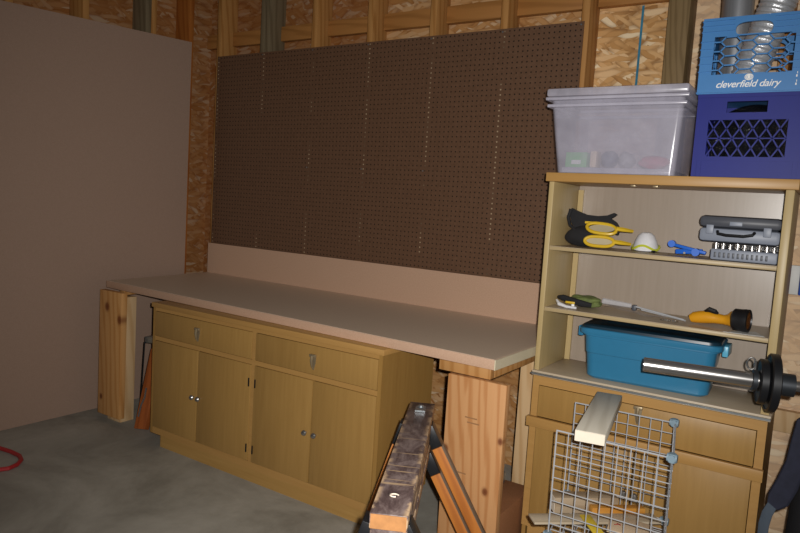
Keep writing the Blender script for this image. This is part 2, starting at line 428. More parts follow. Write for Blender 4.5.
# left-hand plank leg and its core
board('leg', (.175, -.835, ZF + .035), (.175, -.835, za - .005), .2, .036, 'leg_left', wb, side=(1, 0, 0))
board('core_post', (.175, -.773, ZF), (.175, -.773, za - .036), .12, .086, 'pale_pine', wb, side=(1, 0, 0))
board('leg', (.14, -.10, ZF), (.14, -.10, za - .042), .19, .036, 'pale_pine', wb, side=(1, 0, 0))

# ------------------------------------------------------------------ furniture hardware
def knob(parent, x, y, z):
    MB().lathe([(.004, 0), (.004, .008), (.011, .012), (.013, .018), (.009, .024), (.002, .026)], (x, y, z), (0, -1, 0), 14).build('knob', 'chrome', parent)
def shield_pull(parent, x, y, z):
    h = MB()
    f = lambda u, v, w: (x + u, y - w, z + v)
    h.prism([(-.014, .0), (.014, .0), (.012, -.03), (.004, -.062), (-.004, -.062), (-.012, -.03)], f, .003)
    h.box(x - .016, x + .016, y - .014, y - .002, z - .006, z + .006, .002)
    h.tube([(x - .0, y - .012, z), (x, y - .016, z - .02), (x, y - .012, z - .045), (x, y - .003, z - .06)], [.007, .006, .004, .002], 8)
    h.build('handle', 'old_brass', parent)
def hinge(parent, x, y, z):
    MB().box(x - .003, x + .003, y - .004, y + .001, z - .02, z + .02, .001).build('hinge', 'black_iron', parent)

# ------------------------------------------------------------------ long base cabinet under the bench
YC = -.905
cb = thing('base_cabinet', (1.335, -.7, ZF), 'long maple base cabinet with two drawers and four doors, under the workbench', 'cabinet')
body = MB()
body.box(.622, .640, YC, -.5, .054, .712)
body.box(2.036, 2.054, YC, -.5, .054, .712)
body.box(.64, 2.036, -.51, -.5, .054, .712)
body.box(.64, 2.036, YC + .03, -.51, .054, .072)
body.box(1.338, 1.352, YC + .02, -.511, .072, .712)
body.build('carcass', 'ven_side', cb)
MB().box(.612, 2.060, YC - .006, -.497, .7125, .7365, .002).build('top', 'ven_edge_x', cb)
fr = MB()
fr.box(.640, 2.036, YC, YC + .018, .695, .712); fr.box(.640, 2.036, YC, YC + .018, .544, .566); fr.box(.640, 2.036, YC, YC + .018, .054, .088)
fr.box(1.335, 1.355, YC, YC + .018, .088, .544); fr.box(1.335, 1.355, YC, YC + .018, .566, .695)
fr.build('face_frame', 'ven_edge_x', cb)
MB().box(.69, 2.03, YC + .012, -.52, ZF, .0535).build('plinth', 'ven_x', cb)
for x0, x1, hx in ((.6405, 1.334, .970), (1.356, 2.0355, 1.703)):
    d = MB().box(x0 + .002, x1 - .002, YC - .004, YC + .016, .568, .693, .002).build('drawer', 'ven', cb)
    shield_pull(d, hx, YC - .004, .652)
for x0, x1, kx, hx in ((.643, .972, .956, None), (.978, 1.333, .999, 1.325), (1.357, 1.702, 1.682, 1.365), (1.708, 2.034, 1.735, None)):
    d = MB().box(x0, x1, YC - .004, YC + .016, .090, .542, .002).build('door', 'ven', cb)
    knob(d, kx, YC - .004, .312)
    if hx:
        hinge(d, hx, YC - .004, .46); hinge(d, hx, YC - .004, .15)

# ------------------------------------------------------------------ shelf unit and the cabinet it stands on
YH = -.55
bc = thing('base_cabinet', (2.96, -.4, ZF), 'squat maple base cabinet below the open shelves, half hidden by a wire cube', 'cabinet')
body = MB()
body.box(2.548, 2.564, YH - .0, -.2, ZF, .669); body.box(3.359, 3.375, YH, -.2, ZF, .669)
body.box(2.564, 3.359, -.21, -.2, ZF, .669); body.box(2.564, 3.359, YH + .03, -.21, ZF + .05, ZF + .066)
body.build('carcass', 'ven_side', bc)
MB().box(2.540, 3.383, YH - .008, -.198, .6695, .689, .002).build('top', 'shelf', bc)
MB().box(2.540, 3.383, YH - .0215, YH - .0085, .676, .6818).build('edge_strip', 'galv', bc)
fr = MB()
fr.box(2.548, 3.375, YH - .008, YH - .0005, .634, .669); fr.box(2.548, 2.575, YH - .008, YH - .0005, ZF + .06, .634); fr.box(3.348, 3.375, YH - .008, YH - .0005, ZF + .06, .634)
fr.box(2.575, 3.348, YH - .008, YH - .0005, ZF, ZF + .075)
fr.box(2.540, 3.380, YH - .030, YH - .0085, .466, .506, .002)
fr.build('face_frame', 'ven_edge_x', bc)
d = MB().box(2.577, 3.346, YH - .012, YH - .002, .508, .632, .002).build('drawer', 'ven', bc)
shield_pull(d, 2.962, YH - .012, .628)
for x0, x1, kx in ((2.577, 2.959, 2.94), (2.963, 3.346, 2.98)):
    d = MB().box(x0, x1, YH - .012, YH - .002, ZF + .078, .464, .002).build('door', 'ven', bc); knob(d, kx, YH - .012, .3)

su = thing('shelf_unit', (2.96, -.4, .682), 'open maple shelf unit holding tools, standing on the squat base cabinet', 'shelves')
Y0, Y1 = YH, -.235
MB().box(2.545, 2.565, Y0, Y1, .6895, 1.4375, .002).build('side_panel', 'ven_pale', su)
MB().box(3.350, 3.376, Y0, Y1, .6895, 1.4375, .002).build('side_panel', 'ven_pale', su)
MB().box(2.532, 3.387, Y0 - .008, Y1, 1.438, 1.472, .002).build('top_board', 'ven_edge_x', su)
MB().box(2.5655, 3.3495, Y1 - .012, Y1 - .002, .69, 1.4372).build('back_panel', 'ven_back', su)
MB().box(2.566, 2.588, Y1 - .024, Y1 - .0125, .69, 1.42).build('batten', 'ven_pale', su)
for z in (1.172, .930):
    MB().box(2.5658, 3.3492, Y0 + .001, Y1 - .0245, z, z + .014, .0015).build('shelf', 'ven_pale_x', su)
    MB().box(2.5665, 3.3485, Y0 + .004, Y1 - .025, z + .0142, z + .0155).build('shelf_liner', 'shelf', su)
for x in (2.855, 2.935):
    MB().box(x - .009, x + .009, -.52, -.50, 1.4305, 1.4378, .002).build('catch', 'old_brass', su)
S1, S2, S3, TOP = 1.1878, .9458, .6895, 1.4722

# ------------------------------------------------------------------ things on top of the shelf unit
tb = thing('storage_box', (2.78, -.38, TOP), 'cloudy clear plastic storage box with lid, on top of the shelf unit', 'storage box')
def shell(bot, top, z0, z1, t):
    """open tapered tray with wall thickness; bot/top = x0,x1,y0,y1"""
    def ring(r, z, i): return [(r[0] + i, r[2] + i, z), (r[1] - i, r[2] + i, z), (r[1] - i, r[3] - i, z), (r[0] + i, r[3] - i, z)]
    b = bmesh.new(); R = [[b.verts.new(p) for p in ring(*a)] for a in ((bot, z0, 0), (top, z1, 0), (top, z1, t), (bot, z0 + t, t))]
    b.faces.new(R[0][::-1]); b.faces.new(R[3])
    for A, B in zip(R, R[1:]):
        for k in range(4): b.faces.new((A[k], A[(k + 1) % 4], B[(k + 1) % 4], B[k]))
    bmesh.ops.bevel(b, geom=[e for e in b.edges if abs(e.verts[0].co.z - e.verts[1].co.z) > .05], offset=.018, segments=3, affect='EDGES', profile=.5)
    bmesh.ops.recalc_face_normals(b, faces=b.faces)
    m = MB(); m.merge(b); return m
shell((2.560, 2.996, -.525, -.245), (2.522, 3.012, -.545, -.215), TOP + .001, 1.748, .003).build('tub', 'clear', tb)
rim = MB()
for z, g in ((1.722, .010), (1.748, .016)):
    rim.box(2.522 - g, 3.012 + g, -.545 - g, -.538, z, z + .012, .003); rim.box(2.522 - g, 3.012 + g, -.222, -.215 + g, z, z + .012, .003)
    rim.box(2.522 - g, 2.531, -.538, -.222, z, z + .012, .003); rim.box(3.003, 3.012 + g, -.538, -.222, z, z + .012, .003)
rim.build('rim', 'clear_lid', tb)
lid = MB().box(2.506, 3.026, -.558, -.202, 1.761, 1.794, .010).build('lid', 'clear_lid', tb)
for x in (3.0285, 2.490):
    MB().box(x, x + .016, -.41, -.34, 1.70, 1.775, .004).build('latch', 'clear_lid', tb)
MB().box(2.575, 2.981, -.512, -.258, TOP + .0045, TOP + .026, .004).build('raised_floor', 'clear_lid', tb)
BI = TOP + .0268
g = thing('carton', (2.66, -.47, BI), 'small green carton with white label, inside the clear storage box', 'carton')
MB().box(2.580, 2.664, -.490, -.43, BI, BI + .058, .002).build('body', 'green_box', g)
MB().box(2.605, 2.642, -.4915, -.4905, BI + .012, BI + .028).build('label', 'label_white', g)
tag(MB().box(2.676, 2.702, -.49, -.43, BI, BI + .065, .006).build('tan_block', 'tan', loc=(2.72, -.46, BI)), 'upright tan block inside the clear storage box, beside the green carton', 'block')
tag(MB().blob((2.742, -.45, BI + .034), (.032, .035, .034), .08, 3, 3, BI).build('slate_bundle', 'slate', loc=(2.78, -.45, BI)), 'dark slate bundle in the middle of the clear storage box', 'bundle')
tag(MB().blob((2.808, -.46, BI + .032), (.030, .03, .032), .2, 3, 5, BI).build('grey_bundle', 'grey_item', loc=(2.845, -.46, BI)), 'mottled grey lump inside the clear storage box, right of centre', 'bundle')
tag(MB().blob((2.905, -.45, BI + .026), (.055, .04, .026), .1, 3, 8, BI).build('rose_cloth', 'pink', loc=(2.925, -.45, BI)), 'rose red cloth at the right inside the clear storage box', 'cloth')

def lattice(m, fn, p, q, win):
    """one lattice bar between p and q, clipped to the window"""
    t0, t1 = 0.0, 1.0
    for o_, d_, lo_, hi_ in ((p[0], q[0] - p[0], win[0], win[1]), (p[1], q[1] - p[1], win[2], win[3])):
        if abs(d_) < 1e-9:
            if not lo_ <= o_ <= hi_: return
            continue
        ta, tb_ = sorted(((lo_ - o_) / d_, (hi_ - o_) / d_)); t0, t1 = max(t0, ta), min(t1, tb_)
    if t1 - t0 < .06: return
    g = lambda t_: fn(p[0] + (q[0] - p[0]) * t_, p[1] + (q[1] - p[1]) * t_, .004)
    m.bar(g(t0), g(t1), .004, .0045, side=tuple(V(fn(0, 0, 1)) - V(fn(0, 0, 0))))

def crate(name, label, mat, x0, x1, y0, y1, z0, H, style):
    c = thing(name, ((x0 + x1) / 2, (y0 + y1) / 2, z0), label, 'crate', 'milk crates on the shelf unit')
    W, D, t = x1 - x0, y1 - y0, .008
    sides = [(W, lambda u, v, w: (x0 + u, y0 + w, z0 + v), 'front_wall'), (W, lambda u, v, w: (x1 - u, y1 - w, z0 + v), 'back_wall'),
             (D, lambda u, v, w: (x0 + w, y1 - u, z0 + v), 'side_wall'), (D, lambda u, v, w: (x1 - w, y0 + u, z0 + v), 'side_wall')]
    for L, fn, nm in sides:
        m = MB(); a = 0 if nm.endswith(('front_wall', 'back_wall')) else t + .0005; b = L - a
        def rect(u0, u1, v0, v1, w0=0, w1=t):
            m.hexa([fn(u0, v0, w0), fn(u1, v0, w0), fn(u1, v0, w1), fn(u0, v0, w1), fn(u0, v1, w0), fn(u1, v1, w0), fn(u1, v1, w1), fn(u0, v1, w1)])
        wu0, wu1 = .040, L - (.052 if L > .325 else .047)
        if style == 'hex': wv0, wv1, hv0, hv1, hu0, hu1 = .064, .190, .187, .234, .102, .213
        else: wv0, wv1, hv0, hv1, hu0, hu1 = .069, .192, .216, .253, .093, .215
        rect(a, b, 0, wv0); rect(a, wu0, wv0, wv1); rect(wu1, b, wv0, wv1)
        if style == 'hex':
            uc, vc, ru, rv = (hu0 + hu1) / 2, (hv0 + hv1) / 2, (hu1 - hu0) / 2, (hv1 - hv0) / 2
            def sup(th): return (uc + ru * math.copysign(abs(math.cos(th)) ** .6, math.cos(th)), vc + rv * math.copysign(abs(math.sin(th)) ** .8, math.sin(th)))
            lo = [sup(math.pi + math.pi * i / 12) for i in range(13)]; hi = [sup(math.pi * i / 12) for i in range(13)]
            # strip around the oval hand hole; the strip's lower edge sags into the window
            m.prism([(a, wv1), (b, wv1), (b, vc)] + [(p[0], max(p[1], wv1 + .004)) for p in lo[::-1]] + [(a, vc)], fn, t)
            m.prism([(b, H), (a, H), (a, vc)] + hi[::-1] + [(b, vc)], fn, t)
            for v in (.004, H - .010, H - .026, H - .045): # thin moulded ribs
                for (q0, q1) in ((a, hu0 - .004), (hu1 + .004, b)) if v > wv1 else ((a, b),):
                    rect(q0, q1, v, v + .0035, -.0045, .001)
            for v in (.075, .10, .125, .15, .175):
                rect(a, wu0 - .001, v, v + .0035, -.0045, .001); rect(wu1 + .001, b, v, v + .0035, -.0045, .001)
            # honeycomb of flat-topped cells, cut off at the window's edge
            ca, cd, ch = .034, .014, .0155
            for ci in range(-1, 9):
                for r in range(-1, 7):
                    u, v = wu0 + .004 + ci * (ca + cd), wv0 + r * 2 * ch + (ch if ci % 2 else 0)
                    for p, q in (((u - ca / 2, v + ch), (u + ca / 2, v + ch)), ((u + ca / 2, v + ch), (u + ca / 2 + cd, v)), ((u + ca / 2, v - ch), (u + ca / 2 + cd, v))):
                        lattice(m, fn, p, q, (wu0, wu1, wv0, wv1))
        else:
            rect(a, b, wv1, hv0); rect(a, hu0, hv0, hv1); rect(hu1, b, hv0, hv1); rect(a, b, hv1, H)
            rect(wu0, wu1, (wv0 + wv1) / 2 - .002, (wv0 + wv1) / 2 + .002, .002, .006)
            h = wv1 - wv0; st = .040; run = h * .62
            kk = int((wu1 - wu0 + run) / st) + 2
            for i in range(-3, kk):
                for sg in (1, -1):
                    ua = wu0 + i * st; ub = ua + run
                    p, q = ((ua, wv0), (ub, wv1)) if sg > 0 else ((ua, wv1), (ub, wv0))
                    lattice(m, fn, p, q, (wu0, wu1, wv0, wv1))
            rect(a, b, .055, .059, -.002, .001); rect(a, b, H - .012, H, -.003, .001)
            for q in (a + .012, b - .016, b - .03, a + .026): rect(q, q + .004, 0, .055, -.003, .001)
        m.build(nm, mat, c)
    MB().box(x0 + t + .0005, x1 - t - .0005, y0 + t + .0005, y1 - t - .0005, z0, z0 + .008).build('floor_panel', mat, c)
    return c
XC0, XC1, YK0, YK1 = 3.055, 3.386, -.545, -.225
ZD = TOP + .001; HD = .279; ZL = ZD + HD + .001; HL = .253
crate('milk_crate', 'dark royal blue plastic milk crate on top of the shelf unit, under a lighter crate', 'crate_dark', XC0, XC1, YK0, YK1, ZD, HD, 'diamond')
lc = crate('milk_crate', 'light blue plastic milk crate with white dairy lettering, stacked on the dark blue crate', 'crate_light', XC0 - .007, XC1 - .006, YK0, YK1, ZL, HL, 'hex')

def text_mesh(name, s, size, origin, mat, parent, shear=.25, rot=None, wide=1.0):
    cu = bpy.data.curves.new('tmp_text', 'FONT'); cu.body = s; cu.size = size; cu.shear = shear; cu.extrude = .0005; cu.offset = .0003
    cu.space_character = .95
    to = bpy.data.objects.new('tmp_text', cu); COL.objects.link(to)
    dg = bpy.context.evaluated_depsgraph_get(); me = bpy.data.meshes.new_from_object(to.evaluated_get(dg))
    bpy.data.objects.remove(to); bpy.data.curves.remove(cu)
    me.name = name; me.materials.clear(); me.materials.append(M[mat])
    rm = rot if rot is not None else Matrix.Rotation(math.pi / 2, 4, 'X')
    mw = Matrix.Translation(V(origin) - wloc(parent)) @ rm @ Matrix.Diagonal((wide, 1, 1, 1))
    me.transform(mw)
    o = bpy.data.objects.new(name, me); COL.objects.link(o); o.parent = parent; WL[o.name] = wloc(parent)
    return o
text_mesh('lettering', 'cleverfield dairy', .032, (XC0 + .050, YK0 - .0012, ZL + .020), 'white', lc, .3, wide=1.0)
em = MB()
for r, zz in ((.012, 0), (.008, 0)):
    em.tube([(XC0 + .150 + r * math.cos(a * math.pi / 10), YK0 - .001, ZL + .052 + r * .8 * math.sin(a * math.pi / 10)) for a in range(20)], .0016, 6, True)
em.lathe([(0, 0), (.005, 0), (.005, .001), (0, .001)], (XC0 + .150, YK0 - .0006, ZL + .052), (0, -1, 0), 12)
em.build('emblem', 'white', lc)
sm = MB()
for i, z in enumerate((.020, .030, .046, .056)): sm.box(XC0 + .286 + (i % 2) * .002, XC0 + .290, YK0 - .001, YK0 - .0004, ZL + z, ZL + z + .007)
sm.build('side_mark', 'white', lc)

# contents of the crates
def duct(name, p, q, r, mat, label, rings):
    p, q = V(p), V(q); d = (q - p); L = d.length; prof = []
    nn = rings * 4
    for i in range(nn + 1): prof.append((r * (1 + (.035 * math.sin(i / 4 * 2 * math.pi + .5 * math.sin(i)) if rings > 5 else 0)), L * i / nn))
    prof += [(r * .93, L), (r * .93, L * .1)]
    return tag(MB().lathe(prof, p, d, 28).build(name, mat, loc=p), label, 'duct')
duct('flexible_duct', (3.175, -.425, ZL + .03), (3.290, -.425, ZL + .44), .056, 'duct', 'crinkled silver flexible duct leaning out of the light blue crate', 26)
duct('metal_pipe', (3.122, -.295, ZL + .012), (3.108, -.290, ZL + .55), .054, 'duct_plain', 'smooth grey metal pipe standing at the left in the light blue crate', 4)
bag = MB().blob((3.22, -.385, ZD + .132), (.135, .13, .132), .12, 5, 11, ZD + .0095).build('plastic_bag', 'bin_bag', loc=(3.22, -.385, ZD + .009))
tag(bag, 'crumpled shiny black plastic bag filling the dark blue crate', 'bag')

# ------------------------------------------------------------------ upper shelf
pc = thing('tool_pouch', (2.68, -.42, S1), 'black fabric tool pouch with loop straps, at the left end of the upper shelf', 'pouch')
PS, PX, PY = 1.2, 2.582, -.415
m = MB(); m.blob((PX + .078, PY + .01, S1 + .042), (.086, .034, .042), .10, 4, 21, S1 + .0005); m.build('lower_pad', 'black_fabric', pc)
f = lambda u, v, w: (PX + u * PS, PY + .2 * (v - .05) + w, S1 + v * PS)
MB().prism([(.0, .120), (.008, .127), (.03, .118), (.06, .108), (.10, .106), (.13, .110), (.150, .119), (.160, .114), (.152, .106), (.142, .100), (.162, .088), (.176, .068), (.172, .048), (.135, .060), (.115, .075), (.10, .06), (.06, .048), (.03, .056), (.012, .08)], f, .018).build('belt', 'black_fabric', pc)
MB().tube([(PX + .012, PY, S1 + .148), (PX + .003, PY, S1 + .115), (PX + .014, PY - .006, S1 + .085), (PX + .04, PY - .012, S1 + .066), (PX + .085, PY - .016, S1 + .056), (PX + .12, PY - .012, S1 + .06)], [.008, .007, .006, .005, .005, .004], 8).build('strap', 'black_fabric', pc)
MB().prism([(.060, .079), (.098, .080), (.098, .087), (.060, .086)], lambda u, v, w: (PX + u * PS, PY - .0005 + .2 * (v - .05) - w, S1 + v * PS), .002).build('badge', 'yellow', pc)

def goggle(dx, dz, tilt, label, lean_=0):
    g = thing('safety_glasses', (2.715 + dx, -.47, S1 + dz), label, 'safety glasses', 'safety glasses on the upper shelf')
    o = V((2.715 + dx, -.495, S1 + .0115 + dz)); fr = MB()
    ex = [(o.x + .056 * math.copysign(abs(math.cos(a)) ** .7, math.cos(a)), o.y + tilt * math.sin(a) * .018, o.z + .019 + .018 * math.sin(a) - .006 * lean_ * math.cos(a)) for a in [i * math.pi / 14 for i in range(28)]]
    fr.tube(ex, .0065, 8, True)
    fr.tube([(o.x + .055, o.y, o.z + .022), (o.x + .076, o.y + .012, o.z + .020), (o.x + .105, o.y + .05, o.z + .016)], [.008, .009, .006], 6)
    fr.tube([(o.x - .055, o.y + .004, o.z + .016), (o.x - .01, o.y + .014, o.z + .020), (o.x + .075, o.y + .022, o.z + .018)], [.005, .005, .004], 6)
    fr.build('frame', 'yellow', g)
    f = lambda u, v, w: (o.x + u, o.y + tilt * v + w, o.z + .019 + v)
    MB().prism([(.050 * math.cos(i * math.pi / 10), .0145 * math.sin(i * math.pi / 10)) for i in range(20)], f, .002).build('lens', 'lens', g)
goggle(.028, 0, .3, 'yellow framed safety glasses lying flat, nearest the front edge of the upper shelf')
goggle(.032, .050, .9, 'yellow framed safety glasses resting on top of another pair, in front of the black pouch', 1)
mk = thing('dust_mask', (2.876, -.32, S1), 'white cup dust mask with lime strap, on the upper shelf beside the yellow glasses', 'mask')
MB().lathe([(.048, 0), (.047, .012), (.040, .036), (.030, .056), (.018, .066), (.0, .068)], (2.876, -.32, S1 + .008), (0, -.12, 1), 24).build('cup', 'mask', mk)
MB().box(2.863, 2.889, -.339, -.313, S1 + .066, S1 + .074, .002).build('valve', 'mask', mk)
MB().tube([(2.876 + .05 * math.cos(a), -.32 + .05 * math.sin(a), S1 + .016 + .008 * math.sin(3 * a)) for a in [i * math.pi / 14 for i in range(28)]], .005, 6, True).build('strap', 'lime', mk)
tag(MB().blob((2.925, -.40, S1 + .005), (.009, .008, .005), .1, 2, 3, S1).build('nut', 'black_iron', loc=(2.925, -.4, S1)), 'tiny dark nut on the upper shelf between the white mask and the blue clamp', 'nut')
cl = thing('spring_clamp', (3.04, -.42, S1), 'bright blue plastic clamp lying on the upper shelf left of the grey case', 'clamp')
MB().bar((2.985, -.42, S1 + .042), (3.115, -.44, S1 + .018), .012, .014, bev=.003).build('arm', 'blue_plastic', cl)
MB().bar((3.005, -.405, S1 + .014), (3.10, -.42, S1 + .022), .018, .012, bev=.003).build('arm', 'blue_plastic', cl)
MB().cyl((2.992, -.43, S1 + .042), (2.992, -.405, S1 + .042), .013, seg=14).build('pad', 'blue_plastic', cl)
MB().cyl((3.080, -.45, S1 + .018), (3.080, -.41, S1 + .018), .014, seg=14).build('pivot', 'blue_plastic', cl)
MB().lathe([(0, 0), (.004, 0), (.004, .004), (0, .004)], (3.04, -.4275, S1 + .012), (0, -1, 0), 10).build('rivet', 'chrome', cl)
# socket set below, closed case above
tr = thing('socket_set', (3.235, -.42, S1), 'open grey socket set full of shiny sockets, under the closed grey tool case', 'socket set')
MB().box(3.138, 3.345, -.505, -.34, S1 + .001, S1 + .040, .006).build('tray', 'case', tr)
MB().box(3.128, 3.346, -.335, -.325, S1 + .004, S1 + .058, .003).build('back_lip', 'black_plastic', tr)
for i in range(9):
    x = 3.152 + i * .0225; r = (.0095, .008, .0065)[i % 3]
    MB().lathe([(r, 0), (r, .022), (r * .7, .022), (r * .7, .012)], (x, -.487 + .006 * (i % 2), S1 + .0385 - .002 * (i % 3)), (0, 0, 1), 12).build('socket', 'chrome', tr)
rb = MB()
for i in range(12): rb.box(3.15 + i * .0145, 3.157 + i * .0145, -.5075, -.505, S1 + .010, S1 + .028, .001)
rb.build('grip_ribs', 'case_dark', tr)
tc = thing('tool_case', (3.215, -.40, S1 + .061), 'grey plastic tool case with black handle, closed, at the right end of the upper shelf', 'tool case')
MB().box(3.088, 3.346, -.47, -.27, S1 + .0625, S1 + .112, .014).build('body', 'case', tc)
MB().box(3.086, 3.348, -.475, -.268, S1 + .113, S1 + .155, .016).build('lid', 'case_dark', tc)
MB().tube([(3.150, -.476, S1 + .100), (3.153, -.488, S1 + .092), (3.18, -.492, S1 + .088), (3.235, -.492, S1 + .088), (3.262, -.488, S1 + .094), (3.266, -.474, S1 + .102)], .0055, 8).build('handle', 'black_plastic', tc)
for x in (3.125, 3.305): MB().box(x - .012, x + .012, -.482, -.474, S1 + .09, S1 + .122, .002).build('latch', 'case', tc)
MB().box(3.186, 3.226, -.4765, -.4745, S1 + .122, S1 + .136, .001).build('name_plate', 'case', tc)

# ------------------------------------------------------------------ middle shelf
gl = thing('work_glove', (2.66, -.42, S2), 'crumpled green and black work glove with a yellow tag, left on the middle shelf', 'glove')
MB().blob((2.68, -.40, S2 + .024), (.070, .045, .024), .18, 4, 31, S2).build('palm', 'green_cloth', gl)
MB().tube([(2.585, -.445, S2 + .033), (2.61, -.47, S2 + .036), (2.65, -.475, S2 + .030), (2.69, -.472, S2 + .022), (2.725, -.46, S2 + .018)], [.008, .012, .012, .013, .009], 8).build('cuff', 'black_fabric', gl)
MB().tube([(2.588, -.475, S2 + .024), (2.605, -.493, S2 + .012), (2.64, -.503, S2 + .006), (2.68, -.505, S2 + .006)], [.004, .008, .0055, .005], 8).build('lining', 'mask', gl)
MB().box(2.630, 2.668, -.494, -.489, S2 + .018, S2 + .027, .002).build('tag', 'yellow', gl)
MB().box(2.656, 2.668, -.497, -.492, S2 + .008, S2 + .018, .002).build('print', 'white', gl)
wr = thing('blister_pack', (2.85, -.40, S2), 'flattened clear plastic wrapper lying between the glove and the yellow torch', 'wrapper')
f = lambda u, v, w: (2.745 + u, -.36 + v - .16 * u, S2 + .0045 + w + .012 * math.exp(-((u - .06) / .05) ** 2) + .003 * math.sin(u * 60))
b = bmesh.new(); G = [[b.verts.new(f(u * .012, v * .012 - .05, 0)) for v in range(7)] for u in range(22)]
for i in range(21):
    for j in range(6): b.faces.new((G[i][j], G[i + 1][j], G[i + 1][j + 1], G[i][j + 1]))
ex = bmesh.ops.solidify(b, geom=b.faces[:], thickness=.0015)
mm = MB(); mm.merge(b); mm.build('sheet', 'clear_bag', wr)
MB().tube([(2.75, -.40, S2 + .035), (2.86, -.40, S2 + .030), (2.865, -.41, S2 + .026)], [.012, .009, .002], 8).build('tube', 'clear_bag', wr)
rod = thing('metal_rods', (2.97, -.42, S2), 'two thin bright metal rods with a clamp, pointing at the yellow torch', 'rods')
MB().cyl((2.87, -.41, S2 + .032), (3.068, -.455, S2 + .010), .0035, seg=8).build('rod', 'steel', rod)
MB().cyl((2.90, -.40, S2 + .020), (3.070, -.440, S2 + .006), .003, seg=8).build('rod', 'steel', rod)
MB().box(2.868, 2.884, -.418, -.396, S2 + .014, S2 + .036, .003).build('clamp', 'case_dark', rod)
bits = MB()
for i in range(6):
    MB().cyl((2.99 + i * .013, -.478 + .006 * (i % 2), S2 + .0035), (2.998 + i * .013, -.470, S2 + .0035), .003, seg=8).build('screw', 'chrome', rod) if i < 5 else None
bits.bm.free()
to = thing('torch', (3.1760, -0.4480, S2), 'amber yellow hand torch with a black lens ring, lying on the middle shelf', 'torch')
pts = [(3.0880, -0.4580, S2 + .020), (3.1010, -0.4580, S2 + .026), (3.1210, -0.4580, S2 + .030), (3.1460, -0.4630, S2 + .034), (3.1710, -0.4680, S2 + .034), (3.2010, -0.4730, S2 + .033), (3.2160, -0.4760, S2 + .035), (3.2280, -0.4780, S2 + .038)]
MB().tube(pts, [.014, .020, .0225, .023, .019, .017, .021, .030], 16).build('body', 'torch', to)
MB().tube([(3.1360, -0.4730, S2 + .055), (3.1510, -0.4780, S2 + .063), (3.1710, -0.4800, S2 + .058), (3.1810, -0.4780, S2 + .052)], [.004, .010, .009, .004], 8).build('switch', 'black_plastic', to)
MB().lathe([(.031, 0), (.038, .006), (.0385, .03), (.040, .038), (.040, .052), (.034, .054), (.032, .046), (0, .044)], (3.2290, -0.4790, S2 + .0405), (1, -.18, .02), 28).build('lens_ring', 'black_plastic', to)
MB().lathe([(.0, .0475), (.031, .0475), (.031, .049), (.0, .049)], (3.2290, -0.4790, S2 + .0405), (1, -.18, .02), 24).build('lens', 'amber_lens', to)
tag(MB().hexa([(3.21, -.545, S2 + .0005), (3.335, -.53, S2 + .0005), (3.30, -.44, S2 + .0005), (3.26, -.47, S2 + .0005), (3.21, -.545, S2 + .0015), (3.335, -.53, S2 + .0015), (3.30, -.44, S2 + .0015), (3.26, -.47, S2 + .0015)]).build('paper_slip', 'label_white', loc=(3.27, -.5, S2)), 'pale paper slip on the middle shelf under the torch head', 'paper')

# ------------------------------------------------------------------ blue tote on the bottom shelf
tt = thing('storage_tote', (2.96, -.4, S3), 'teal blue plastic tote with dark lid, on the bottom shelf of the unit', 'storage tote')
def rrect(cx, cy, w, d, ang, r=.03, z=0, seg=5):
    out = []; ca, sa = math.cos(ang), math.sin(ang)
    for (sx, sy, a0) in ((1, 1, 0), (-1, 1, 90), (-1, -1, 180), (1, -1, 270)):
        for i in range(seg + 1):
            a = math.radians(a0 + 90 * i / seg); x = sx * (w / 2 - r) + r * math.cos(a); y = sy * (d / 2 - r) + r * math.sin(a)
            out.append((cx + x * ca - y * sa, cy + x * sa + y * ca, z))
    return out
def loft(rings, cap=True):
    b = bmesh.new(); R = [[b.verts.new(p) for p in r] for r in rings]; k_ = len(R[0])
    for A, B in zip(R, R[1:]):
        for k in range(k_): b.faces.new((A[k], A[(k + 1) % k_], B[(k + 1) % k_], B[k]))
    if cap: b.faces.new(R[0][::-1]); b.faces.new(R[-1])
    bmesh.ops.recalc_face_normals(b, faces=b.faces); m = MB(); m.merge(b); return m
AN = .05; cx, cy = 2.952, -.400; TW, TH = 1.055, .93
loft([rrect(cx, cy, w * TW, d, AN, r, S3 + z * TH) for w, d, r, z in ((.39, .185, .03, .001), (.415, .20, .035, .010), (.430, .21, .035, .105), (.436, .214, .035, .108), (.446, .222, .035, .178), (.458, .232, .035, .180), (.458, .232, .035, .186), (.44, .215, .035, .186), (.42, .195, .03, .06))]).build('tub', 'tote', tt)
loft([rrect(cx, cy, w * TW, d, AN, r, S3 + z * TH) for w, d, r, z in ((.478, .250, .04, .187), (.482, .252, .04, .190), (.482, .252, .04, .208), (.474, .246, .04, .211))]).build('lid_rim', 'tote', tt)
loft([rrect(cx, cy, w * TW, d, AN, r, S3 + z * TH) for w, d, r, z in ((.470, .240, .04, .2112), (.466, .236, .04, .221), (.45, .22, .035, .226), (.36, .15, .03, .226), (.35, .14, .03, .222))]).build('lid', 'tote_lid', tt)
for sx in (-1, 1):
    ox, oy = cx + sx * .260 * math.cos(AN), cy + sx * .260 * math.sin(AN)
    MB().box(ox - .010, ox + .010, oy - .05, oy + .05, S3 + .150, S3 + .190, .004).build('handle', 'latch' if sx > 0 else 'tote', tt)

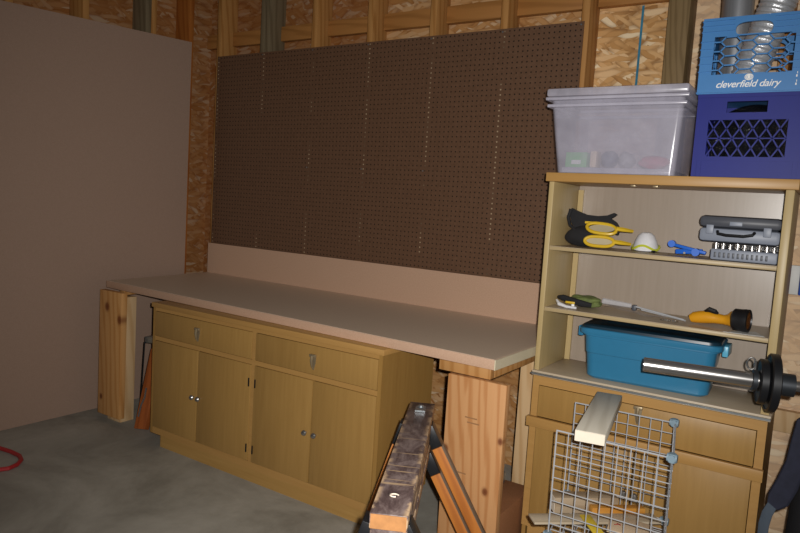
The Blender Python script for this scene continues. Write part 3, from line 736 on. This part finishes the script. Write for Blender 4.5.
# ------------------------------------------------------------------ wire cube with offcuts
FL, FR, RR, RL = V((2.835, -1.065, 0)), V((3.177, -1.062, 0)), V((3.112, -.700, 0)), V((2.776, -.715, 0))
wc = thing('wire_cube', (2.97, -.89, ZF), 'two-tier cube of bright wire grid panels in front of the squat base cabinet', 'wire rack')
ZM, ZTOP = .295, .640
def grid_panel(a, b, c, d, nu, nv, name='grid_panel'):
    a, b, c, d = V(a), V(b), V(c), V(d); m = MB()
    for i in range(nu + 1):
        t_ = i / nu; m.cyl(a.lerp(b, t_), d.lerp(c, t_), .0017 if 0 < i < nu else .0026, seg=6)
    off = (b - a).cross(d - a).normalized() * .0036
    for j in range(nv + 1):
        t_ = j / nv; m.cyl(a.lerp(d, t_) + off, b.lerp(c, t_) + off, .0017 if 0 < j < nv else .0026, seg=6)
    return m.build(name, 'steel', wc)
def P(p, z): return (p.x, p.y, z)
for z0, z1 in ((ZF + .012, ZM - .006), (ZM + .004, ZTOP)):
    grid_panel(P(FL, z0), P(FR, z0), P(FR, z1), P(FL, z1), 9, 9)
    grid_panel(P(RL, z0), P(RR, z0), P(RR, z1), P(RL, z1), 9, 9)
    grid_panel(P(FR, z0), P(RR, z0), P(RR, z1), P(FR, z1), 9, 9)
grid_panel(P(FL, ZM), P(FR, ZM), P(RR, ZM), P(RL, ZM), 9, 9)
for p in (FL, FR, RR, RL):
    for z in (ZF + .014, ZM, ZTOP):
        if z == ZTOP and p in (FL, RL): continue
        m = MB(); m.cyl((p.x - .014, p.y, z), (p.x + .014, p.y, z), .012, seg=14); m.cyl((p.x, p.y - .014, z), (p.x, p.y + .014, z), .011, seg=14); m.cyl((p.x, p.y, z - .013), (p.x, p.y, z + .013), .011, seg=14)
        m.build('connector', 'conn', wc)
# offcut lying across the top
oc = thing('lumber_offcut', (2.92, -.9, .645), 'short greyed lumber offcut lying across the top of the wire cube', 'offcut')
a0, a1 = V((2.960, -1.140, .6655)), V((2.878, -.655, .6655))
board('block', a0, a1, .088, .035, 'grey_lumber', oc, side=(1, .15, 0), bev=.003)
dd = (a1 - a0).normalized(); board('end_grain', a0 - dd * .0015, a0 - dd * .0001, .084, .031, 'raw_end', oc, side=(1, .15, 0), bev=0)
# scraps on the middle grid
ZS = ZM + .009
s1 = thing('wood_block', (2.86, -.90, ZS), 'greyed short block with a raw pale end, at the left inside the wire cube', 'offcut')
board('block', (2.785, -.900, ZS + .028), (2.955, -.753, ZS + .028), .054, .055, 'brown_lumber', s1, side=(0, 0, 1))
board('end_grain', (2.7838, -.9010, ZS + .028), (2.7848, -.9002, ZS + .028), .05, .051, 'raw_end', s1, side=(0, 0, 1), bev=0)
tag(board('pale_lath', (2.770, -1.050, ZS + .019), (3.10, -.765, ZS + .019), .064, .008, 'grey_lumber_x', side=(-.65, .76, 0)), 'thin pale flat lath poking out of the left side of the wire cube', 'lath')
tag(board('stained_batten', (2.905, -.862, ZS + .020), (3.05, -.745, ZS + .020), .036, .030, 'amber_wood', side=(0, 0, 1)), 'orange stained batten lying among the scraps in the wire cube', 'batten')
tag(board('yellow_strip', (2.905, -.925, ZS + .0285), (2.985, -1.025, ZS + .0275), .035, .006, 'yellow_paint', side=(1, .8, 0)), 'yellow wooden strip at the front of the scraps in the wire cube', 'strip')
s4 = thing('painted_board', (3.03, -.91, ZS + .024), 'pale board piece with red marks, in the middle of the wire cube', 'offcut')
MB().hexa([(2.995, -.985, ZS + .0245), (3.125, -.975, ZS + .0245), (3.105, -.862, ZS + .0245), (2.975, -.862, ZS + .0245), (2.995, -.985, ZS + .0345), (3.125, -.975, ZS + .0345), (3.105, -.862, ZS + .0345), (2.975, -.862, ZS + .0345)], .001).build('panel', 'tan', s4)
MB().bar((3.005, -.94, ZS + .0348), (3.020, -.925, ZS + .0348), .004, .0006, side=(1, -1, 0)).build('red_mark', 'red', s4)
MB().bar((3.010, -.925, ZS + .0348), (3.024, -.932, ZS + .0348), .004, .0006, side=(1, 1, 0)).build('red_mark', 'red', s4)
tag(board('yellow_stick', (3.125, -1.03, ZS + .011), (3.135, -.90, ZS + .011), .02, .02, 'yellow_wood', side=(1, 0, 0)), 'short yellow stick at the right end of the wire cube', 'stick')

# ------------------------------------------------------------------ barbell and its stand (the stand is right of the view)
bb = thing('barbell', (3.5, -.76, .84), 'chrome barbell end with small black plates, in front of the shelf unit', 'barbell')
B0, BD = V((3.028, -.859, .852)), V((.431, .101, -.006)).normalized()
def bp_(t_): return B0 + BD * t_
MB().lathe([(.0, 0), (.021, 0), (.0225, .002), (.0225, .425), (.0, .425)], B0, BD, 32).build('sleeve', 'chrome', bb)
MB().lathe([(.0, -.0005), (.014, -.0005), (.014, -.002), (.0, -.002)], B0, BD, 20).build('end_cap', 'black_iron', bb)
def plate(t_, r, w, nm): MB().lathe([(.023, 0), (r * .6, 0), (r * .66, .002), (r * .9, .002), (r * .94, -.001), (r, .002), (r, w - .002), (r * .94, w + .001), (.023, w)], bp_(t_), BD, 40).build(nm, 'black_iron', bb)
plate(.330, .068, .022, 'weight_plate'); plate(.356, .088, .024, 'weight_plate')
MB().lathe([(.024, 0), (.033, .002), (.033, .014), (.024, .016)], bp_(.312), BD, 24).build('spring_collar', 'dark_metal', bb)
up = V((0, 0, 1)); c0 = bp_(.318) + up * .050; side = BD.cross(up).normalized()
MB().tube([c0 + (BD * -.011 + side * .0) + (BD * .012 * math.cos(a) + up * .018 * math.sin(a)) for a in [i * math.pi / 8 for i in range(16)]], .003, 8, True).build('ring', 'chrome', bb)
MB().cyl(bp_(.318) + up * .024, bp_(.318) + up * .06, .004, seg=8).build('pin', 'chrome', bb)
MB().lathe([(.0225, 0), (.034, .001), (.034, .045), (.0, .045)], bp_(.3815), BD, 32).build('flange', 'dark_metal', bb)
MB().lathe([(.0, .4275), (.0165, .4275), (.0165, .47), (.014, .475), (.014, 1.05), (.0, 1.05)], B0, BD, 20).build('shaft', 'chrome', bb)
rk = thing('barbell_stand', (bp_(.9).x, bp_(.9).y, ZF), 'black steel stand carrying the barbell, just right of the shelf unit', 'stand')
q = bp_(.9)
MB().box(q.x - .025, q.x + .025, q.y - .025, q.y + .025, ZF + .05, q.z - .05, .003).build('post', 'black_iron', rk)
MB().box(q.x - .025, q.x + .025, q.y - .3, q.y + .3, ZF, ZF + .05, .003).build('foot', 'black_iron', rk)
m = MB(); m.box(q.x - .025, q.x + .025, q.y - .05, q.y + .05, q.z - .0495, q.z - .0155, .002); m.box(q.x - .025, q.x + .025, q.y - .05, q.y - .02, q.z - .0155, q.z + .04, .002); m.box(q.x - .025, q.x + .025, q.y + .02, q.y + .05, q.z - .0155, q.z + .04, .002)
m.build('cradle', 'black_iron', rk)

# ------------------------------------------------------------------ bag by the right side of the shelves
bg = thing('backpack', (3.58, -.42, ZF), 'dark navy backpack with padded strap beside the shelf unit, partly in view', 'backpack')
loft([rrect(3.60, -.40, w, d, 0, .06, ZF + z) for w, d, z in ((.20, .12, .001), (.27, .19, .03), (.29, .21, .2), (.27, .19, .45), (.22, .14, .58), (.14, .08, .61))]).build('body', 'black_fabric', bg)
def strap(pts, ws, t_, mat, nm):
    m = MB(); b = bmesh.new(); R = []
    for i, p in enumerate(pts):
        p = V(p); d = (V(pts[min(i + 1, len(pts) - 1)]) - V(pts[max(i - 1, 0)])).normalized(); a = V((.98, -.2, 0)); a = (a - d * a.dot(d)).normalized(); c = d.cross(a)
        R.append([b.verts.new(p + a * ws[i] * u + c * t_ * v) for u, v in ((-.5, -.25), (-.42, -.5), (.42, -.5), (.5, -.25), (.5, .25), (.42, .5), (-.42, .5), (-.5, .25))])
    for A, B in zip(R, R[1:]):
        for k in range(8): b.faces.new((A[k], A[(k + 1) % 8], B[(k + 1) % 8], B[k]))
    b.faces.new(R[0][::-1]); b.faces.new(R[-1]); bmesh.ops.recalc_face_normals(b, faces=b.faces); m.merge(b); m.build(nm, mat, bg)
strap([(3.50, -.50, .70), (3.482, -.535, .685), (3.474, -.555, .62), (3.468, -.562, .55), (3.452, -.567, .48), (3.432, -.572, .425), (3.418, -.575, .40)], [.05, .055, .055, .058, .066, .066, .04], .018, 'navy_fabric', 'shoulder_strap')
strap([(3.418, -.575, .405), (3.405, -.58, .37), (3.399, -.58, .33), (3.398, -.575, .26), (3.42, -.56, .15), (3.47, -.52, .06)], [.03, .032, .032, .03, .03, .03], .006, 'slate_web', 'webbing')
strap([(3.50, -.50, .70), (3.55, -.46, .69), (3.57, -.43, .63), (3.57, -.42, .58)], [.05, .05, .05, .05], .016, 'navy_fabric', 'grab_loop')

# ------------------------------------------------------------------ sawhorses
D = V((-.4454, .8953, 0)); Pp = V((.8953, .4454, 0))
def sawhorse(n0, L, ztop, label, beam, nearoff, hang, group='sawhorses', hi=False):
    """n0 = near end of the beam axis (x, y); legs splay at each end"""
    o = V((n0[0], n0[1], 0)) + D * nearoff
    s = thing('sawhorse', tuple(o + D * L / 2 + V((0, 0, ZF))), label, 'sawhorse', group)
    z = ztop - .0195
    board('beam', o + V((0, 0, z)), o + D * L + V((0, 0, z)), .088, .038, beam, s, side=tuple(Pp), bev=.003)
    if hi:
        zu = ztop - .0395 - .025
        board('under_beam', o + D * .012 + V((0, 0, zu)), o + D * (L - .01) + V((0, 0, zu)), .086, .049, beam, s, side=tuple(Pp), bev=.003)
        board('end_grain', o - D * .002 + V((0, 0, z)), o - D * .0002 + V((0, 0, z)), .082, .034, 'raw_orange', s, side=tuple(Pp), bev=0)
        # rounded bracket tab on the far end, worn screw recess on the near end
        c = o + D * (L - .085) + V((0, 0, ztop + .0005)); m = MB()
        pl = [(-.017, -.032), (.017, -.032)] + [(.017 * math.cos(i * math.pi / 10), .012 + .017 * math.sin(i * math.pi / 10)) for i in range(11)]
        m.prism(pl, lambda u, v, w: tuple(c + Pp * u + D * v + V((0, 0, w))), .006)
        m.lathe([(0, .006), (.011, .006), (.008, .012), (0, .013)], c + D * .010, (0, 0, 1), 16); m.build('bracket_tab', 'galv', s)
        c = o + D * .10 + V((0, 0, ztop)); MB().tube([c + Pp * (.010 * math.cos(a)) + D * (.008 * math.sin(a)) for a in [i * math.pi / 8 for i in range(1, 14)]], .0022, 6).build('washer', 'raw_end', s)
    for e, u in ((0, .045), (1, L - .13)):
        for sg in (1, -1):
            top = o + D * u + Pp * sg * (.036 if sg > 0 else .047) + V((0, 0, ztop - .045))
            k_ = (ztop - .045 - ZF); bot = top + Pp * sg * (.55 if sg > 0 else .30) * k_; bot.z = ZF
            lean = (bot - top).normalized()
            lg = board('leg', top + lean * hang, bot - lean * .012, .064, .034, 'orange_wood', s, side=tuple(D), face=((Pp.x * sg, Pp.y * sg, .5), 'weathered'))
            board('bracket', top + lean * (hang - .075), top + lean * (hang + .004), .056, .036, 'black_iron', s, side=tuple(D), bev=.002)
    return s
sawhorse((2.733, -1.850), .88, .62, 'upper sawhorse with dark worn beam and orange legs, stacked over another by the bench', 'beam', 0, .065, hi=True)
sawhorse((2.733, -1.850), .88, .52, 'lower sawhorse of the nested pair, its dark beam under the worn upper one', 'beam', .02, .065)

fs = thing('sawhorse', (.45, -.74, ZF), 'folded rust coloured sawhorse leaning between the left bench leg and the long cabinet', 'sawhorse', 'sawhorses')
board('leg', (.405, -.80, ZF), (.325, -.645, .40), .075, .034, 'rust_wood', fs, side=(1, .2, 0))
board('leg', (.475, -.75, ZF), (.415, -.60, .40), .075, .034, 'rust_wood', fs, side=(1, .2, 0))
board('crosspiece', (.27, -.635, .385), (.55, -.560, .40), .085, .03, 'rust_wood', fs, side=(0, 0, 1))
board('bracket', (.255, -.665, .452), (.55, -.595, .466), .035, .05, 'galv', fs, side=(0, 0, 1))
MB().cyl((.262, -.69, .44), (.252, -.70, .07), .004, seg=8).build('brace_rod', 'black_iron', fs)
MB().tube([(.395, -.815, .06), (.390, -.795, .12), (.398, -.780, .16), (.386, -.762, .21)], .005, 8).build('wire', 'chrome', fs)

# cardboard box on the floor behind the right plank leg
cbx = thing('cardboard_box', (2.44, -.62, ZF), 'brown cardboard box on the floor behind the right plank leg of the bench', 'box')
MB().box(2.33, 2.538, -.80, -.43, ZF, .155, .003).build('carton', 'cardboard', cbx)
MB().hexa([(2.33, -.80, .156), (2.538, -.80, .156), (2.538, -.62, .158), (2.33, -.62, .158), (2.33, -.80, .159), (2.538, -.80, .159), (2.538, -.62, .161), (2.33, -.62, .161)]).build('flap', 'cardboard', cbx)
tag(MB().box(2.36, 2.425, -.52, -.46, .1555, .205, .008).build('metal_can', 'galv', loc=(2.39, -.49, .1555)), 'small grey metal piece resting on the brown cardboard box', 'metal piece')

# red hose on the floor at left
hs = [(-.06 + .0, -1.48, ZF + .011), (.06, -1.455, ZF + .011), (.16, -1.44, ZF + .011), (.26, -1.425, ZF + .011), (.34, -1.425, ZF + .011), (.395, -1.445, ZF + .011), (.435, -1.485, ZF + .011), (.45, -1.53, ZF + .011), (.43, -1.575, ZF + .011), (.38, -1.63, ZF + .011), (.28, -1.70, ZF + .011), (.1, -1.80, ZF + .011)]
tag(MB().tube(hs, .010, 10).build('air_hose', 'red', loc=(.2, -1.5, ZF)), 'looped red hose lying on the concrete floor', 'hose')

# small things fixed to the wall
el = thing('outlet_box', (3.42, .12, 1.05), 'small white and blue plate on the strand board right of the shelves', 'outlet')
MB().box(3.352, 3.392, .105, .139, 1.045, 1.165, .003).build('cover', 'label_white', el)
MB().box(3.393, 3.47, .100, .139, 1.045, 1.165, .003).build('plate', 'label_blue', el)
trim(MB().hexa([(2.652, .1375, 1.80), (2.662, .1375, 1.80), (2.662, .14, 1.80), (2.652, .14, 1.80), (2.653, .1375, 2.28), (2.663, .1375, 2.28), (2.663, .14, 2.28), (2.653, .14, 2.28)]), 'blue_chalk')

# ------------------------------------------------------------------ camera and light
F, YAW, PI_, RO = 670.4, -.5768, -.0927, .0629
cy_, sy_ = math.cos(YAW), math.sin(YAW)
fw = V((sy_ * math.cos(PI_), cy_ * math.cos(PI_), math.sin(PI_))); r0 = V((cy_, -sy_, 0)); u0 = r0.cross(fw)
rt = r0 * math.cos(RO) + u0 * math.sin(RO); upv = u0 * math.cos(RO) - r0 * math.sin(RO)
cam = bpy.data.cameras.new('camera'); co = bpy.data.objects.new('camera', cam); COL.objects.link(co)
cam.sensor_width = 36; cam.lens = F * 36 / 800; cam.clip_start = .05
mw = Matrix((rt, upv, -fw)).transposed().to_4x4(); mw.translation = V((3.513, -3.067, 1.313)); co.matrix_world = mw
SC.camera = co
fl = bpy.data.lights.new('camera_flash', 'SPOT'); fl.energy = 268; fl.shadow_soft_size = .012; fl.color = (1, .97, .93); fl.spot_size = math.radians(100); fl.spot_blend = 1.0
fo = bpy.data.objects.new('camera_flash', fl); COL.objects.link(fo)
mf = mw.copy(); mf.translation = mw.translation + rt * .045 + upv * .035; fo.matrix_world = mf
w = bpy.data.worlds.new('World'); SC.world = w; w.use_nodes = True
w.node_tree.nodes['Background'].inputs[0].default_value = (1, .9, .8, 1); w.node_tree.nodes['Background'].inputs[1].default_value = .045
SC.view_settings.view_transform = 'Standard'; SC.view_settings.look = 'None'; SC.view_settings.exposure = 0; SC.view_settings.gamma = 1
